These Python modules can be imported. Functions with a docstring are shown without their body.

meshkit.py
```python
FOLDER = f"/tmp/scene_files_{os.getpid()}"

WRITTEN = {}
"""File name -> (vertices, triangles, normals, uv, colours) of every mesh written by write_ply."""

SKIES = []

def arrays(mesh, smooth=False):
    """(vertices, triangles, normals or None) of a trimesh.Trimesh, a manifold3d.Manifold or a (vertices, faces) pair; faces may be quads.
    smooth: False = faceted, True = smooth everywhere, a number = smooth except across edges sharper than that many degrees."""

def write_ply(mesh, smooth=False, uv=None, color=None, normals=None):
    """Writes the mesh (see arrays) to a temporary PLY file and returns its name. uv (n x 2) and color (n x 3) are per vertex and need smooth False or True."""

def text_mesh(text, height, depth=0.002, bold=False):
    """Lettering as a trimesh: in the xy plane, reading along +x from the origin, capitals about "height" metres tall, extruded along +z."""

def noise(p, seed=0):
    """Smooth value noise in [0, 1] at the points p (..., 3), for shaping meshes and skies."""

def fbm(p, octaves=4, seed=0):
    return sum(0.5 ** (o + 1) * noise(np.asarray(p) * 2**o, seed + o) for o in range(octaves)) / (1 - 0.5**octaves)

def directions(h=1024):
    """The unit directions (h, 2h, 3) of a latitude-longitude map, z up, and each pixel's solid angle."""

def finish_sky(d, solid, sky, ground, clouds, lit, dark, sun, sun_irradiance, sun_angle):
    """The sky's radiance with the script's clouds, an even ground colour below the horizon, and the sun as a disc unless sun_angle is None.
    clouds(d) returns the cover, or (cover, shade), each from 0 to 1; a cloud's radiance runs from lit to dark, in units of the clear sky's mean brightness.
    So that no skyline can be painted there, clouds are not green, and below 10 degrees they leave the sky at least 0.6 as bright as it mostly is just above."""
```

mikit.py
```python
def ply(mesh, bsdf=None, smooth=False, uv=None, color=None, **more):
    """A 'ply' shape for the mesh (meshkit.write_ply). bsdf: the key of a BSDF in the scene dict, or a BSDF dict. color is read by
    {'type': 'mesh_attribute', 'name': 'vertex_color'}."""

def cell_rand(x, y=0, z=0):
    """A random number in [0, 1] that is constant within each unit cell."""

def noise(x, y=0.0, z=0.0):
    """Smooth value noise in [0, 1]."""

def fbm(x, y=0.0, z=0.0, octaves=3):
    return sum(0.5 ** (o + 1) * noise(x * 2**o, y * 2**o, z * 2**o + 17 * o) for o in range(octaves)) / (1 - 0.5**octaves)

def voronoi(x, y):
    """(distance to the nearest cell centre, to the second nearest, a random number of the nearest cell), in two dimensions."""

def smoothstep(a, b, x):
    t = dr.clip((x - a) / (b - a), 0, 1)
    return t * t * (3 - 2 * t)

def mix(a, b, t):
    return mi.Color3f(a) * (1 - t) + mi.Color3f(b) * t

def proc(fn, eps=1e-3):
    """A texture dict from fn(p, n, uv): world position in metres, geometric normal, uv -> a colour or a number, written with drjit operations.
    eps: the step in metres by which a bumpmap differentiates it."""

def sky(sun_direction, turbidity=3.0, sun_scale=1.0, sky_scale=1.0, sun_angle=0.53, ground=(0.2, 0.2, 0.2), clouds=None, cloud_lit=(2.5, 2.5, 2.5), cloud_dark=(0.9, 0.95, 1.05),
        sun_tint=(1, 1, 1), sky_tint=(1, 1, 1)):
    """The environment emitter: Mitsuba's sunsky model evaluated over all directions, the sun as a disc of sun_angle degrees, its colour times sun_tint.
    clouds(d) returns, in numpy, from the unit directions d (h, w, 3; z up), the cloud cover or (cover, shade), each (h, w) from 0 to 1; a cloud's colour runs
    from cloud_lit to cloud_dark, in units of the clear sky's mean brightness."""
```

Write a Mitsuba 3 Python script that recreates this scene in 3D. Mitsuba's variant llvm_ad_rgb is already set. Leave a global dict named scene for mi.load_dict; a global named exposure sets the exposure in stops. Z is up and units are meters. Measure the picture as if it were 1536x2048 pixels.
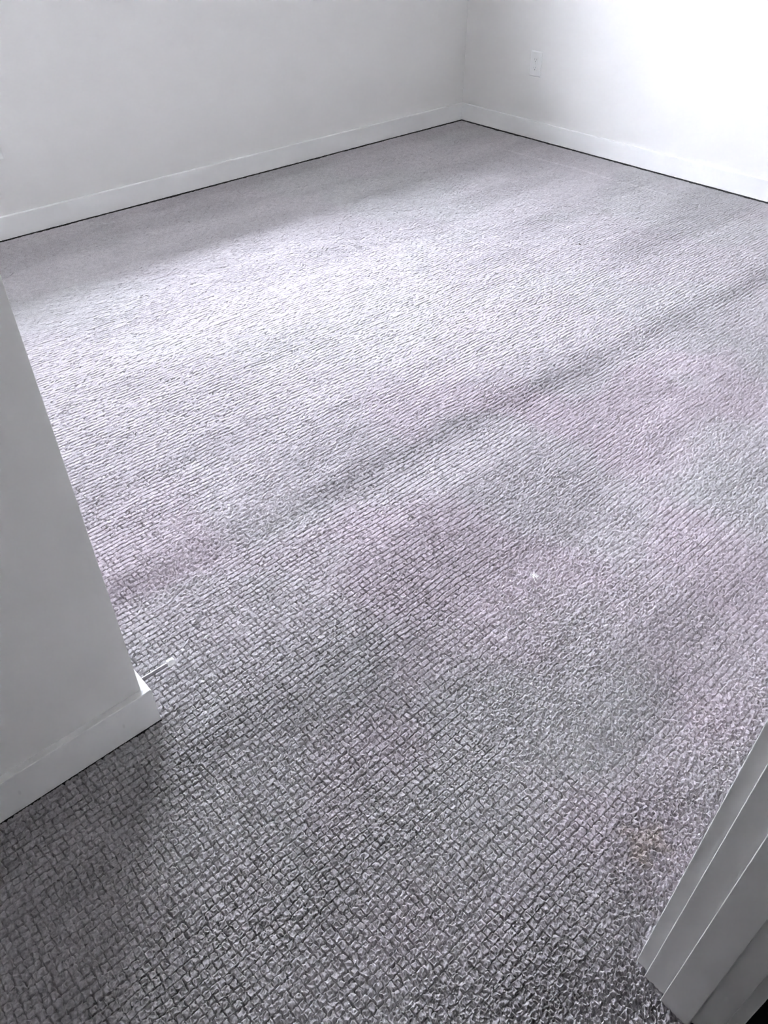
import math, random
import numpy as np
import trimesh
import manifold3d as m3
import drjit as dr
import mitsuba as mi
import mikit, meshkit
from mikit import proc, noise, fbm, smoothstep, mix

T = mi.ScalarTransform4f
random.seed(7)
rng = np.random.default_rng(7)
scene, labels = {}, {}

# ------------------------------------------------------------------ camera
FOCAL = 1556.37            # pixels, for a frame 1536 wide
PITCH, ROLL, YAW = 0.708995, -0.003726, 0.733115
EYE = np.array([0.0, 0.0, 1.30])
fw = np.array([math.sin(YAW) * math.cos(PITCH), math.cos(YAW) * math.cos(PITCH), -math.sin(PITCH)])
rt = np.array([math.cos(YAW), -math.sin(YAW), 0.0])
up = np.cross(rt, fw)
up = -rt * math.sin(ROLL) + up * math.cos(ROLL)
scene['camera'] = {
    'type': 'perspective', 'fov_axis': 'x', 'fov': math.degrees(2 * math.atan(768 / FOCAL)),
    'near_clip': 0.02, 'far_clip': 200.0,
    'to_world': T().look_at(origin=EYE.tolist(), target=(EYE + fw).tolist(), up=up.tolist())}

# ------------------------------------------------------------------ sky and exposure
def overcast(d):
    """An even overcast sky, far brighter overhead than at the horizon."""
    n = meshkit.fbm(d * np.array([2.2, 2.2, 4.0]) + 11.0, 4, seed=3)
    return np.ones(d.shape[:2]), np.clip(1 - np.maximum(d[..., 2], 0) + 0.35 * (n - 0.5), 0, 1)

scene['sky'] = mikit.sky((0.55, -0.45, 0.75), turbidity=4.0, sun_scale=0.0, sky_scale=1.0, ground=(0.14, 0.145, 0.14),
                         clouds=overcast, cloud_lit=(2.02, 2.11, 2.42), cloud_dark=(0.626, 0.654, 0.750))
exposure = 9.18

# ------------------------------------------------------------------ measures of the room (metres)
XR, YB = 3.892, 3.589           # faces of the right and back walls
XL, YN = 0.2575, 0.971          # the corner of the near wall: its left-hand room face and the face towards the door
XN = -0.30                      # left side of the entry nook
Y1, Y0 = 0.062, -0.051          # room and hall faces of the wall with the door
DX0, DX1, DH = -0.222, 0.582, 2.04   # the clear opening between the jambs
ZC = 2.44                       # ceiling
BH, BT = 0.0955, 0.0145         # baseboard height and thickness
WX0, WX1, WZ0, WZ1 = 0.80, 2.55, 0.93, 2.14   # window opening in the back wall

# ------------------------------------------------------------------ materials
def mat(name, d):
    scene[name] = {'type': 'twosided', 'bsdf': d}
    return name

def principled(color, rough, spec=0.5, **k):
    c = color if isinstance(color, dict) else {'type': 'rgb', 'value': list(color)}
    return {'type': 'principled', 'base_color': c, 'roughness': rough, 'specular': spec, **k}

def wall_colour(p, n, uv):
    v = fbm(p.x * 3, p.y * 3, p.z * 3, 3)
    return mix((0.598, 0.589, 0.570), (0.618, 0.609, 0.590), v)

def trim_colour(p, n, uv):
    c = mix((0.650, 0.645, 0.632), (0.67, 0.665, 0.652), fbm(p.x * 5, p.y * 5, p.z * 9, 2))
    # two faint scuffs on the near baseboard, and a little grime low down
    for (x, z, a) in ((0.0035, 0.046, 0.30), (0.203, 0.047, 0.35)):
        d = dr.sqrt(dr.square((p.x - x) / 0.0035) + dr.square((p.y - 0.957) / 0.03) + dr.square((p.z - z) / 0.009))
        c = mix(c, (0.42, 0.41, 0.40), a * (1 - smoothstep(0.3, 1.0, d)))
    return c

M_WALL = mat('mat_wall_paint', principled(proc(wall_colour), 0.55, 0.35))
M_CEIL = mat('mat_ceiling_paint', principled((0.58, 0.575, 0.565), 0.8, 0.2))
M_TRIM = mat('mat_trim_paint', principled(proc(trim_colour), 0.34, 0.5))
M_PLASTIC = mat('mat_white_plastic', principled((0.635, 0.63, 0.618), 0.34, 0.45))
M_SLOT = mat('mat_slot_dark', principled((0.06, 0.06, 0.06), 0.6))
M_SCREW = mat('mat_screw_paint', principled((0.56, 0.56, 0.55), 0.3, 0.5))
M_NICKEL = mat('mat_satin_nickel', principled((0.30, 0.285, 0.295), 0.32, 0.5, metallic=0.9))
M_RUBBER = mat('mat_white_rubber', principled((0.82, 0.82, 0.81), 0.6, 0.3))
M_SLAB = mat('mat_underlay', principled((0.05, 0.05, 0.05), 0.95))
M_HALL = mat('mat_dark_hall_floor', principled((0.012, 0.011, 0.011), 0.5, 0.3))
M_VINYL = mat('mat_window_vinyl', principled((0.80, 0.80, 0.80), 0.35))
M_LINT = mat('mat_white_lint', principled((0.88, 0.88, 0.87), 0.8, 0.2))
M_CRUMB = mat('mat_dark_crumb', principled((0.03, 0.026, 0.024), 0.8, 0.2))
scene['mat_pane'] = {'type': 'thindielectric', 'int_ior': 1.5}

# ------------------------------------------------------------------ helpers
USED = {}
def key_for(name, parent=None):
    base = (parent + '__' if parent else '') + name
    n = USED.get(base, 0)
    USED[base] = n + 1
    return base if n == 0 else f'{base}_{n:03d}'

def add(name, mesh, m, parent=None, smooth=False, **more):
    k = key_for(name, parent)
    scene[k] = mikit.ply(mesh, m, smooth=smooth, **more)
    return k

def struct(name, mesh, m, label=None, smooth=False):
    k = add(name, mesh, m, None, smooth)
    labels[k] = {'kind': 'structure', **({'label': label} if label else {})}
    return k

def thing(k, label, cat, group=None, kind=None):
    labels[k] = {'label': label, 'category': cat, **({'group': group} if group else {}), **({'kind': kind} if kind else {})}
    return k

def box(x0, x1, y0, y1, z0, z1):
    b = trimesh.creation.box(extents=(x1 - x0, y1 - y0, z1 - z0))
    b.apply_translation(((x0 + x1) / 2, (y0 + y1) / 2, (z0 + z1) / 2))
    return b

BALL = trimesh.creation.icosphere(subdivisions=2, radius=1.0).vertices
def rbox(x0, x1, y0, y1, z0, z1, r=0.002):
    """A box with rounded edges."""
    pts = [BALL * r + np.array([x, y, z]) for x in (x0 + r, x1 - r) for y in (y0 + r, y1 - r) for z in (z0 + r, z1 - r)]
    return m3.Manifold.hull_points(np.vstack(pts))

def join(*meshes):
    return trimesh.util.concatenate(meshes)

def tube(points, radius, sides=8, caps=True):
    p = np.asarray(points, float)
    r = np.broadcast_to(radius, (len(p),)).astype(float)
    t = np.gradient(p, axis=0)
    t /= np.linalg.norm(t, axis=1, keepdims=True) + 1e-12
    ref = np.array([0, 0, 1.0]) if abs(t[0][2]) < 0.8 else np.array([1.0, 0, 0])
    a = np.cross(t, ref); a /= np.linalg.norm(a, axis=1, keepdims=True) + 1e-12
    b = np.cross(t, a)
    ang = np.arange(sides) * 2 * np.pi / sides
    v = p[:, None] + r[:, None, None] * (np.cos(ang)[None, :, None] * a[:, None] + np.sin(ang)[None, :, None] * b[:, None])
    v = v.reshape(-1, 3)
    f = []
    for i in range(len(p) - 1):
        for j in range(sides):
            q = [i * sides + j, i * sides + (j + 1) % sides, (i + 1) * sides + (j + 1) % sides, (i + 1) * sides + j]
            f += [[q[0], q[1], q[2]], [q[0], q[2], q[3]]]
    if caps:
        v = np.vstack([v, p[:1], p[-1:]])
        n0, n1 = len(v) - 2, len(v) - 1
        e = (len(p) - 1) * sides
        for j in range(sides):
            f += [[n0, (j + 1) % sides, j], [n1, e + j, e + (j + 1) % sides]]
    return trimesh.Trimesh(v, np.array(f), process=False)

def lathe_x(profile, x0, y, z, sides=28):
    """Profile [(distance along +x, radius)] turned about the x axis."""
    pr = np.asarray(profile, float)
    return tube(np.stack([x0 + pr[:, 0], np.full(len(pr), y), np.full(len(pr), z)], 1), pr[:, 1], sides)

# ------------------------------------------------------------------ the shell
W = 0.115
struct('floor', join(box(XN - W, XR + W, Y0, YB + W, -0.12, -0.014),     # with dark strips standing in for the shade under the baseboards
                    box(XL, XR, YB - 0.004, YB + 0.01, -0.02, 0.012), box(XR - 0.004, XR + 0.01, Y1, YB, -0.02, 0.012)), M_SLAB)
struct('floor_hall', box(-1.4, 2.2, -1.3, -0.021, -0.0139, -0.006), M_HALL)
struct('ceiling', box(-1.4, XR + W, -1.6, YB + W, ZC, ZC + 0.1), M_CEIL)
struct('wall_right', box(XR, XR + W, Y0, YB + W, -0.1, ZC), M_WALL)
struct('wall_back', join(box(XL - W, WX0, YB, YB + W, -0.1, ZC), box(WX1, XR, YB, YB + W, -0.1, ZC),
                         box(WX0, WX1, YB, YB + W, -0.1, WZ0), box(WX0, WX1, YB, YB + W, WZ1, ZC)), M_WALL)
# the block left of the doorway: one face towards the door, one towards the room, with a small rounded corner
struct('wall_left', rbox(XN - W, XL, YN, YB + 0.02, -0.1, ZC + 0.02, 0.0009), M_WALL, smooth=30)
struct('wall_nook', box(XN - W, XN, Y1 - 0.01, YN + 0.02, -0.1, ZC), M_WALL)
JT = 0.018                       # jamb board thickness
struct('wall_entry', join(box(DX1 + JT, XR + 0.02, Y0, Y1, -0.1, ZC), box(XN - W, DX0 - JT, Y0, Y1, -0.1, ZC),
                          box(DX0 - JT, DX1 + JT, Y0, Y1, DH + JT, ZC)), M_WALL)
struct('wall_hall', join(box(-1.5, -1.4, -1.7, Y0, -0.1, ZC), box(2.2, 2.3, -1.7, Y0, -0.1, ZC), box(-1.5, 2.3, -1.3, -1.2, -0.1, ZC),
                         box(-1.5, XN - W + 0.001, Y0 - 0.0, Y1, -0.1, ZC)), M_WALL)

struct('added_eave', box(-1.4, XR + 0.6, YB + W, YB + W + 0.80, 2.34, 2.52), M_CEIL)   # unseen eave, added to keep high sky light off the carpet below the window

# baseboards: flat boards with an eased top edge, set a hair above the carpet
def ease(r, n=5):
    return [(BT - r + r * math.cos(t), BH - r + r * math.sin(t)) for t in np.linspace(0, math.pi / 2, n)]
PERIM = [(XN, Y1), (XN, YN), (XL, YN), (XL, YB), (XR, YB), (XR, Y1), (DX1 + 0.09, Y1)]
def mitre(i):
    """Direction, per metre of thickness, in which a vertex of the wall line moves when the board stands proud of the wall."""
    def nrm(a, b):
        d = np.subtract(b, a); d = d / np.linalg.norm(d)
        return np.array([d[1], -d[0]])
    ns = [nrm(PERIM[j], PERIM[j + 1]) for j in (i - 1, i) if 0 <= j < len(PERIM) - 1]
    if len(ns) == 1:
        return ns[0]
    return (ns[0] + ns[1]) / (1 + ns[0] @ ns[1])
def board(i, z0):
    prof = [(-0.003, z0), (BT - 0.001, z0), (BT, z0 + 0.001)] + ease(0.0024) + [(-0.003, BH)]
    ends = []
    for j in (i, i + 1):
        m = mitre(j)
        ends.append([[PERIM[j][0] + m[0] * d, PERIM[j][1] + m[1] * d, z] for d, z in prof])
    n = len(prof)
    V = np.array(ends[0] + ends[1])
    F = []
    for k in range(n):
        q = (k, (k + 1) % n, n + (k + 1) % n, n + k)
        F += [[q[0], q[1], q[2]], [q[0], q[2], q[3]]]
    for k in range(1, n - 1):
        F += [[0, k + 1, k], [n, n + k, n + k + 1]]
    m = trimesh.Trimesh(V, F, process=False)
    m.fix_normals()
    return m
for i, (nm, z0) in enumerate((('nook', 0.001), ('near', 0.001), ('left', 0.001), ('back', 0.0028), ('right', 0.0036), ('entry', 0.004))):
    struct('baseboard_' + nm, board(i, z0), M_TRIM, smooth=25)

# the door frame: jambs, stops and casings on both sides
CW, CT, RV = 0.070, 0.0205, 0.010  # casing width, thickness, reveal
SY0, SY1, ST = -0.017, 0.028, 0.011  # door stop strip along y, and how far it stands proud
DZ = -0.004
def dpart(name, mesh):
    return add(name, mesh, M_TRIM, 'door_1', smooth=30)
labels['door_1'] = {'kind': 'structure'}
for s in (1, -1):
    X = DX1 if s > 0 else DX0
    def sb(a, b, y0, y1, z0, z1, r=0.0016):
        xs = sorted((X + s * a, X + s * b))
        return rbox(xs[0], xs[1], y0, y1, z0, z1, r)
    dpart('jamb', sb(0, JT, Y0, Y1, DZ, DH + JT))
    dpart('stop', sb(-ST, 0.002, SY0, SY1, DZ, DH))
    dpart('casing', sb(RV, RV + CW, Y1 - 0.002, Y1 + CT, DZ, DH + RV + CW))
    dpart('casing', sb(RV, RV + CW, Y0 - CT + 0.004, Y0 + 0.002, DZ, DH + RV + CW))
dpart('jamb', rbox(DX0, DX1, Y0, Y1, DH, DH + JT, 0.0016))
dpart('stop', rbox(DX0, DX1, SY0, SY1, DH - ST, DH + 0.002, 0.0016))
dpart('casing', rbox(DX0 - RV, DX1 + RV, Y1 - 0.002, Y1 + CT, DH + RV, DH + RV + CW, 0.0016))
dpart('casing', rbox(DX0 - RV, DX1 + RV, Y0 - CT + 0.004, Y0 + 0.002, DH + RV, DH + RV + CW, 0.0016))

# the window: a two-light vinyl slider in a drywall return, with a sill board
labels['window_1'] = {'kind': 'structure'}
FW = 0.045
yw0, yw1 = YB + 0.055, YB + 0.11
xm = (WX0 + WX1) / 2
fr = m3.Manifold.cube((WX1 - WX0, yw1 - yw0, WZ1 - WZ0)).translate((WX0, yw0, WZ0))
for a, b in ((WX0 + FW, xm - FW / 2), (xm + FW / 2, WX1 - FW)):
    fr -= m3.Manifold.cube((b - a, 0.3, WZ1 - WZ0 - 2 * FW)).translate((a, yw0 - 0.1, WZ0 + FW))
add('window_frame', fr, M_VINYL, 'window_1')
for i, (a, b) in enumerate(((WX0 + FW, xm - FW / 2), (xm + FW / 2, WX1 - FW))):
    y = yw0 + 0.02 + 0.012 * i
    sash = m3.Manifold.cube((b - a, 0.02, WZ1 - WZ0 - 2 * FW)).translate((a, y - 0.01, WZ0 + FW))
    sash -= m3.Manifold.cube((b - a - 0.06, 0.3, WZ1 - WZ0 - 2 * FW - 0.06)).translate((a + 0.03, y - 0.1, WZ0 + FW + 0.03))
    k = add('sash', sash, M_VINYL, 'window_1')
    pv = np.array([[a + 0.028, y, WZ0 + FW + 0.028], [b - 0.028, y, WZ0 + FW + 0.028], [b - 0.028, y, WZ1 - FW - 0.028], [a + 0.028, y, WZ1 - FW - 0.028]])
    add('pane', trimesh.Trimesh(pv, [[0, 1, 2], [0, 2, 3]], process=False), 'mat_pane', k)
add('sill', rbox(WX0 + 0.001, WX1 - 0.001, YB - 0.012, yw0, WZ0 + 0.0005, WZ0 + 0.018, 0.003), M_TRIM, 'window_1', smooth=30)

# ------------------------------------------------------------------ the carpet
PX, PY = 0.0121, 0.0137          # tuft pitch across and along the room
LEAN = 0.30
def carpet_height(x, y, s):
    """Height of the pile and its sideways lean at x, y (numpy)."""
    P = lambda f, ox=0.0, oy=0.0, z=0.0: np.stack([x * f + ox, y * f + oy, np.full_like(x, z)], -1)
    N = lambda f, seed, **k: meshkit.noise(P(f, **k), seed)
    fine, mid = np.clip((0.0025 - s) / 0.0012, 0.15, 1), np.clip((0.0048 - s) / 0.0030, 0.25, 1)    # no more relief than the mesh can carry
    # rows wander a little
    wu = 0.45 * (N(16, 1) - .5) + 0.30 * (N(45, 2) - .5)
    wv = 0.50 * (N(7, 3) - .5) + 0.30 * (N(26, 4) - .5)
    u, v = x / PX + wu, y / PY + wv
    iu, iv = np.floor(u), np.floor(v)
    def rnd(a, b, s):
        h = (a.astype(np.int64) * 374761393 + b.astype(np.int64) * 668265263 + s * 144665) & 0xFFFFFFFF
        h = ((h ^ (h >> 13)) * 1274126177) & 0xFFFFFFFF
        return ((h ^ (h >> 16)) & 0xFFFFFF) / 16777215.0
    # ragged edges of the tufts
    rag = 0.0026 * (N(330, 5) - .5) + 0.0022 * (N(640, 6) - .5)
    ru, rv = np.round(u), np.round(v)
    du = np.abs(u - ru - 0.34 * (rnd(ru, iv, 41) - .5)) * PX + rag
    dv = np.abs(v - rv - 0.20 * (rnd(iu, rv, 42) - .5)) * PY + 0.0026 * (N(300, 7) - .5) + 0.0022 * (N(610, 17) - .5)
    au = (0.08 + 0.92 * rnd(ru, iv, 11) ** 1.3) * (0.35 + 1.1 * N(130, 43))     # how far each gap opens
    av = (0.25 + 0.75 * rnd(iu, rv, 12) ** 0.9) * (0.45 + 0.95 * N(120, 44))
    ss = lambda a, b, t: (lambda q: q * q * (3 - 2 * q))(np.clip((t - a) / (b - a), 0, 1))
    gu = au * (1 - ss(0.0000, 0.0014, du))
    gv = av * (1 - ss(0.0000, 0.0015, dv))
    # where the pile is fuzzy (walked on, or brushed at the doorway) the grid dissolves
    door = ss(0.0, 0.16, 0.235 - y + 0.10 * (x - 0.45) * (x > 0.45) + 0.09 * (N(7, 21) - .5))
    path = ss(0.42, 0.80, x - 0.55 * y + 0.35 * (N(4.1, 23) - .5)) * (1 - ss(0.80, 1.35, y)) * (0.55 + 0.6 * N(3.2, 24))
    yy = y + 0.05 * (N(1.3, 31) - .5) + 0.03 * (N(5, 32) - .5)
    lane = np.sin(yy * 2 * np.pi / 0.34 + 1.1) + 1.6 * (N(2.3, 33) - .5)
    track = np.exp(-np.square((yy - 1.255 + 0.06 * (x - 1.7)) / 0.050))      # the deepest of them
    lean = LEAN * np.tanh(1.2 * lane) * np.clip(1.15 - 0.38 * y, 0.2, 1) + 0.7 * track
    fuzz = np.clip(1.25 * ss(0.52, 0.80, meshkit.fbm(P(2.6, 3.3, 1.7), 3, 22)) * (1 - ss(1.3, 1.9, y)) + door + path, 0, 1)
    gu, gv = np.minimum(gu * (1 + 0.5 * track), 1), np.minimum(gv * (1 + 0.9 * track), 1)
    g = np.maximum(np.maximum(gu, gv), 1.3 * np.minimum(1, gu + 0.3) * np.minimum(1, gv + 0.3) * (gu > 0.02) * (gv > 0.02)) * (1 - 0.72 * fuzz)
    tuft = rnd(iu, iv, 13)
    cu, cvv = 2 * np.abs(u - iu - .5), 2 * np.abs(v - iv - .5)
    dome = (0.0004 * cu ** 4 + 0.0012 * cvv ** 4) * (1 - 0.45 * fuzz)
    h = -0.0078 * (0.55 + 0.45 * mid) * g - (0.35 + 0.65 * mid) * dome + 0.0016 * (tuft - .5)
    h -= fuzz * (0.45 + 0.55 * door) * (0.0046 * (1 - ss(0.20, 0.42, N(250, 15))) + 0.0030 * (1 - ss(0.15, 0.40, N(380, 16))))
    h += mid * (0.0025 + 0.0008 * fuzz) * (N(250, 8) - .5) + fine * (0.0040 + 0.0004 * fuzz) * (N(520, 9) - .5)
    # vacuum tracks across the room lay the pile one way or the other
    h += 0.0012 * (N(9, 34) - .5)
    k = 0.50 * (1 - 0.5 * fuzz) / (2 * np.pi)      # the tuft tops bulge over the gaps
    return (h, lean, -k * PX * np.sin(2 * np.pi * u) + fine * 0.0022 * (N(350, 51) - .5), -k * PY * np.sin(2 * np.pi * v) + fine * 0.0022 * (N(350, 52) - .5))

def edge_drop(x, y):
    """Metres to the nearest baseboard: the pile is tucked under there."""
    d = np.minimum.reduce([XR - BT - x, YB - BT - y, x - XN - BT])
    ax, ay = x - (XL + BT), (YN - BT) - y
    d = np.minimum(d, np.where((ax < 0) & (ay < 0), -1.0, np.where(ax < 0, ay, np.where(ay < 0, ax, np.hypot(np.maximum(ax, 0), np.maximum(ay, 0))))))
    return d

def carpet_block(x0, x1, y0, y1, s):
    t = 1 + 0.45 * np.clip((s - 0.0013) / 0.0014, 0, 1)      # far off the rows show more than the columns
    nx, ny = max(2, int(round((x1 - x0) / (s * t)))), max(2, int(round((y1 - y0) / (s / t))))
    sx, sy = (x1 - x0) / nx, (y1 - y0) / ny
    gx, gy = x0 + sx * np.arange(0, nx + 2), y0 + sy * np.arange(0, ny + 2)   # one step of overlap
    X, Y = np.meshgrid(np.minimum(gx, XR - 0.004), np.minimum(gy, YB - 0.004))
    h, lean, bx, by = carpet_height(X, Y, s)
    e = edge_drop(X, Y)
    tuck = np.clip(1 - e / 0.007, 0, 1)
    z = h - (0.0012 + 0.0073 * ((X > 2.5) | (Y > YB - 0.1))) * tuck ** 1.5
    rise = np.clip(z + 0.008, 0, 0.02)
    keep = np.clip(e / 0.012, 0, 1)
    Yd = Y + (lean * rise + by) * keep
    Xd = X + (0.10 * rise + bx) * keep
    V = np.stack([Xd, Yd, z], -1).reshape(-1, 3)
    n = nx + 2
    i = np.arange((ny + 1) * (nx + 1)); r, c = i // (nx + 1), i % (nx + 1)
    a = r * n + c
    F = np.stack([a, a + 1, a + n + 1, a + n], -1)
    ok = (e.reshape(-1) > -0.008)
    F = F[ok[F].all(1)]
    F = np.vstack([F[:, [0, 1, 2]], F[:, [0, 2, 3]]])
    used = np.unique(F)
    if not len(used):
        return None
    re = np.zeros(len(V), int); re[used] = np.arange(len(used))
    return V[used], re[F]

def seen(x, y):
    d = np.array([x, y, 0.0]) - EYE
    z = d @ fw
    if z < 0.1:
        return False
    px, py = 768 + FOCAL * (d @ rt) / z, 1024 - FOCAL * (d @ up) / z
    return -140 < px < 1680 and -150 < py < 2250

def build_carpet():
    B = 0.20
    vs, fs, at = [], [], 0
    for bx in np.arange(XN, XR, B):
        for by in np.arange(-0.021, YB, B):
            x1, y1 = min(bx + B, XR - 0.005), min(by + B, YB - 0.005)
            if x1 - bx < 1e-3 or y1 - by < 1e-3:
                continue
            cx, cy = (bx + x1) / 2, (by + y1) / 2
            d = math.sqrt(cx * cx + cy * cy + EYE[2] ** 2)
            s = float(np.clip(0.00124 * (d / 1.5) ** 1.95, 0.00110, 0.0042))
            if not any(seen(x, y) for x in (bx, cx, x1) for y in (by, cy, y1)):
                s = 0.007
            got = carpet_block(bx, x1, by, y1, s)
            if got is None:
                continue
            vs.append(got[0]); fs.append(got[1] + at); at += len(got[0])
    return np.vstack(vs), np.vstack(fs)

STAIN = (0.765, 0.182)     # an old yellowish spill near the door frame
def carpet_colour(p, n, uv):
    c = mix((0.225, 0.211, 0.217), (0.49, 0.465, 0.477), 0.20 * noise(p.x * 90, p.y * 80, 3.0) + 0.45 * noise(p.x * 420, p.y * 420, 9.0) + 0.35 * noise(p.x * 950, p.y * 950, 5.0))
    # two pale lines where furniture stood and was dragged
    ln = (1 - smoothstep(0.004, 0.014, dr.abs(p.x - 3.612 - 0.02 * noise(p.y * 4, 2.0)))) * smoothstep(1.75, 2.1, p.y) * (1 - smoothstep(2.9, 3.1, p.y))
    l2 = (1 - smoothstep(0.002, 0.008, dr.abs(p.x - 1.566 - 0.02 * noise(p.y * 5, 8.0)))) * smoothstep(2.08, 2.2, p.y) * (1 - smoothstep(2.42, 2.55, p.y))
    c = c * (1 + 0.16 * ln * fbm(p.x * 30, p.y * 9, 0.0, 2) * 1.6 + 0.22 * l2)
    # darker streaks along the way the room is vacuumed, and one dark track across it
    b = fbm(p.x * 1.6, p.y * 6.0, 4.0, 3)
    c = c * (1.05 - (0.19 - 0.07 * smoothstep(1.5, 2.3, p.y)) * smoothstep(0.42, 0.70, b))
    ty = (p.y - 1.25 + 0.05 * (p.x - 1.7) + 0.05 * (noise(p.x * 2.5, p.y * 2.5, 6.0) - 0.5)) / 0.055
    c = c * (1 - 0.20 * dr.exp(-dr.square(ty)) * (0.5 + noise(p.x * 6, p.y * 12, 1.0)))  # the track is the shade of leaning pile, put into the colour
    # worn, slightly stained patches
    w = fbm(p.x * 2.1 + 5.0, p.y * 2.1, 1.0, 3)
    c = mix(c, c * mi.Color3f(1.03, 0.968, 1.006), smoothstep(0.50, 0.64, w) * (1 - smoothstep(1.2, 1.9, p.y)))
    g = fbm(p.x * 2.0 + 21.0, p.y * 2.0 + 4.0, 7.0, 3)
    c = mix(c, c * mi.Color3f(0.98, 1.006, 0.988), smoothstep(0.52, 0.66, g))
    d = dr.sqrt(dr.square((p.x - STAIN[0]) / 0.055) + dr.square((p.y - STAIN[1]) / 0.040)) + 0.9 * (noise(p.x * 45, p.y * 45, 2.0) - 0.5)
    c = mix(c, c * mi.Color3f(1.03, 0.985, 0.90), 1 - smoothstep(0.25, 1.05, d))
    return c

cv, cf = build_carpet()
def fibre(p, n, uv):
    return 0.0011 * noise(p.x * 560, p.y * 560, p.z * 560) + 0.0006 * noise(p.x * 1150, p.y * 1150, p.z * 1150)
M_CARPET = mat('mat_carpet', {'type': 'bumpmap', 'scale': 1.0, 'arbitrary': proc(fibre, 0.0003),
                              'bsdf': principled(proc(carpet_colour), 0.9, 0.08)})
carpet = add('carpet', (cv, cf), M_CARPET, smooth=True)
thing(carpet, 'grey wall-to-wall carpet with a small gridded tuft texture covering the bedroom floor', 'carpet', kind='stuff')

# ------------------------------------------------------------------ wall outlets
def rounded_rect(w, h, r, n=6):
    from shapely.geometry import box as sbox
    return sbox(-w / 2 + r, -h / 2 + r, w / 2 - r, h / 2 - r).buffer(r, quad_segs=n)

def extrude(poly, d):
    return trimesh.creation.extrude_polygon(poly, d, engine='earcut')

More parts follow.
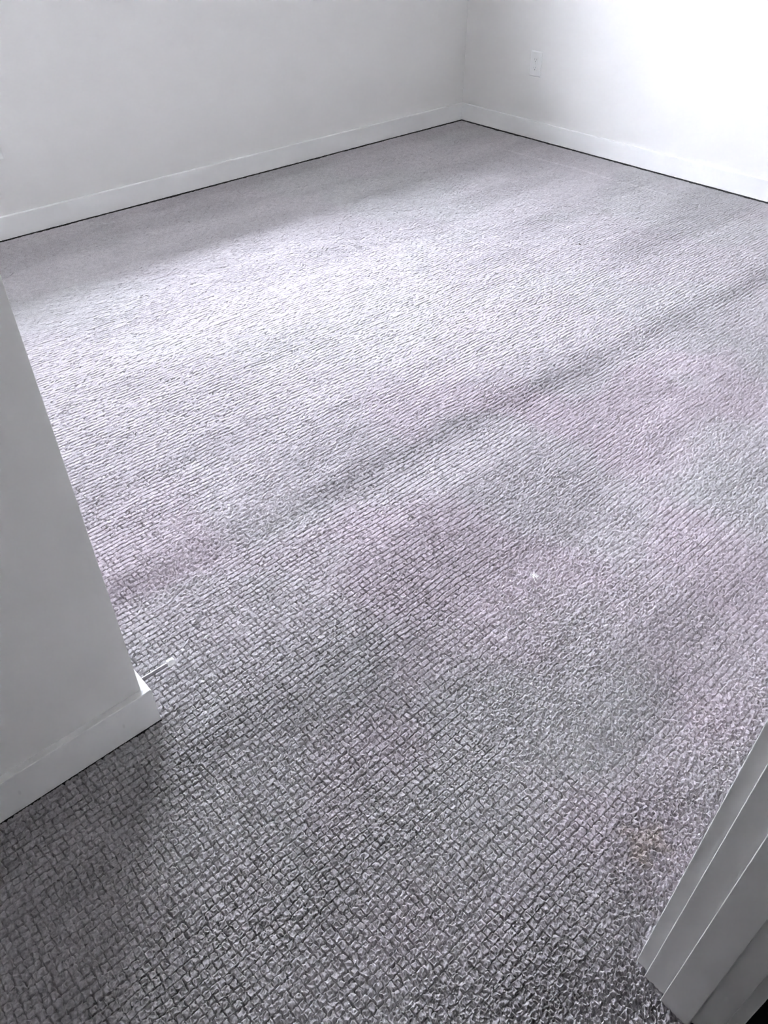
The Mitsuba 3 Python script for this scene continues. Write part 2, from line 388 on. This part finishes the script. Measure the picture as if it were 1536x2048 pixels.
def outlet(M, label):
    """A duplex outlet in local axes: x across, y up, z out of the wall."""
    o = key_for('wall_outlet')
    def part(name, mesh, m, parent=o, smooth=30):
        mesh = mesh.copy(); mesh.apply_transform(M)
        return add(name, mesh, m, parent, smooth=smooth)
    w, h, d = 0.0795, 0.1235, 0.0062
    pts = []
    for (ww, hh, z) in ((w, h, 0.0), (w, h, d * 0.45), (w - 0.004, h - 0.004, d * 0.8), (w - 0.011, h - 0.011, d)):
        ring = np.array(rounded_rect(ww, hh, 0.004).exterior.coords)[:-1]
        pts.append(np.c_[ring, np.full(len(ring), z)])
    hull = trimesh.Trimesh(np.vstack(pts), process=False).convex_hull
    part('plate', hull, M_PLASTIC)
    from shapely.geometry import Point, box as sbox
    for s in (1, -1):
        face = Point(0, 0).buffer(0.0172, quad_segs=12).intersection(sbox(-0.0172, -0.0142, 0.0172, 0.0142))
        fm = extrude(face, 0.0022); fm.apply_translation((0, s * 0.0195, d - 0.0006))
        f = part('receptacle', fm, M_PLASTIC, smooth=30)
        zt = d + 0.0017
        for sx, hh in ((-0.0064, 0.0068), (0.0064, 0.0082)):
            sm = box(sx - 0.0012, sx + 0.0012, s * 0.0195 + 0.0032 - hh / 2, s * 0.0195 + 0.0032 + hh / 2, zt - 0.003, zt)
            part('slot', sm, M_SLOT, f, smooth=False)
        hm = extrude(Point(0, 0).buffer(0.0025, quad_segs=6), 0.003); hm.apply_translation((0, s * 0.0195 - 0.0078, zt - 0.003))
        part('ground_hole', hm, M_SLOT, f, smooth=False)
    sc = extrude(Point(0, 0).buffer(0.0030, quad_segs=8), 0.0016); sc.apply_translation((0, 0, d - 0.0004))
    part('screw', sc, M_SCREW)
    thing(o, label, 'outlet')

def frame_of(origin, ex, ey, ez):
    A = np.eye(4); A[:3, 0], A[:3, 1], A[:3, 2], A[:3, 3] = ex, ey, ez, origin
    return A
outlet(frame_of((XR, 3.052, 0.378), (0, -1, 0), (0, 0, 1), (-1, 0, 0)), 'white outlet plate on the right wall near the far corner of the room')
outlet(frame_of((1.0745, YB, 0.375), (1, 0, 0), (0, 0, 1), (0, -1, 0)), 'white outlet plate on the back wall, cut off by the left picture edge')

# ------------------------------------------------------------------ door stop on the baseboard
ds = key_for('door_stop')
DSX, DSY, DSZ = XL + BT, 1.030, 0.047
add('base', lathe_x([(-0.001, 0.0), (0, 0.0098), (0.0025, 0.0102), (0.005, 0.0080), (0.007, 0.0046)], DSX, DSY, DSZ), M_NICKEL, ds, smooth=40)
add('rod', lathe_x([(0.004, 0.0044), (0.030, 0.0043), (0.060, 0.0042), (0.070, 0.0042)], DSX, DSY, DSZ, 24), M_NICKEL, ds, smooth=40)
k = add('tip', lathe_x([(0.066, 0.0), (0.066, 0.0062), (0.067, 0.0076), (0.079, 0.0078), (0.0812, 0.0071), (0.082, 0.0050), (0.0825, 0.0)], DSX, DSY, DSZ), M_RUBBER, ds, smooth=40)
labels[k] = {'label': 'white rubber tip'}
thing(ds, 'metal rod door stop with a white rubber tip on the baseboard of the near wall', 'door stop')

# ------------------------------------------------------------------ bits of lint on the carpet
def fluff(x, y, size, strands, label, m=M_LINT, z=0.0055):
    parts = []
    for i in range(strands):
        c = np.array([x, y, z]) + rng.normal(0, size * 0.28, 3) * [1, 1, 0.25]
        a, bend = rng.uniform(0, 2 * np.pi), rng.uniform(-2.5, 2.5)
        t = np.linspace(-0.5, 0.5, 9)
        L = size * rng.uniform(0.5, 1.0)
        ang = a + bend * t
        p = np.cumsum(np.c_[np.cos(ang), np.sin(ang), 0.25 * np.sin(5 * t + a)], 0) * L / 9
        p = p - p.mean(0) + c
        p[:, 2] = np.maximum(p[:, 2], 0.0030)
        parts.append(tube(p, 0.00042, 5))
    k = add('lint', join(*parts), m, smooth=True)
    thing(k, label, 'lint')

def fleck(x, y, L, wdt, ang, label, m=M_LINT, name='lint', cat='lint', z=0.0042):
    t = np.linspace(-0.5, 0.5, 9)
    p = np.c_[x + L * t * math.cos(ang) - 0.12 * L * np.sin(ang) * np.cos(3 * t), y + L * t * math.sin(ang) + 0.12 * L * np.cos(ang) * np.cos(3 * t), np.full(9, z)]
    k = add(name, tube(p, wdt / 2 * np.sqrt(np.maximum(1 - (2 * t) ** 2, 0.06)), 8), m, smooth=True)
    thing(k, label, cat)

fluff(1.117, 0.714, 0.020, 14, 'small tuft of white fluff lying on the carpet, largest of the specks')
fleck(0.873, 0.523, 0.0070, 0.0026, 0.3, 'white fleck on the carpet between the fluff tuft and the doorway')
fleck(0.450, 1.074, 0.0110, 0.0024, 0.1, 'white thread end on the carpet beyond the door stop')
fleck(0.845, 0.876, 0.0120, 0.0016, 2.2, 'thin pale thread on the carpet in the middle of the floor')
fleck(0.742, 0.925, 0.0050, 0.0024, 0.8, 'tiny pale speck on the carpet left of the thin thread')
fleck(2.807, 1.861, 0.0160, 0.0055, 0.9, 'dark crumb on the carpet near the right wall', M_CRUMB, 'crumb', 'crumb')
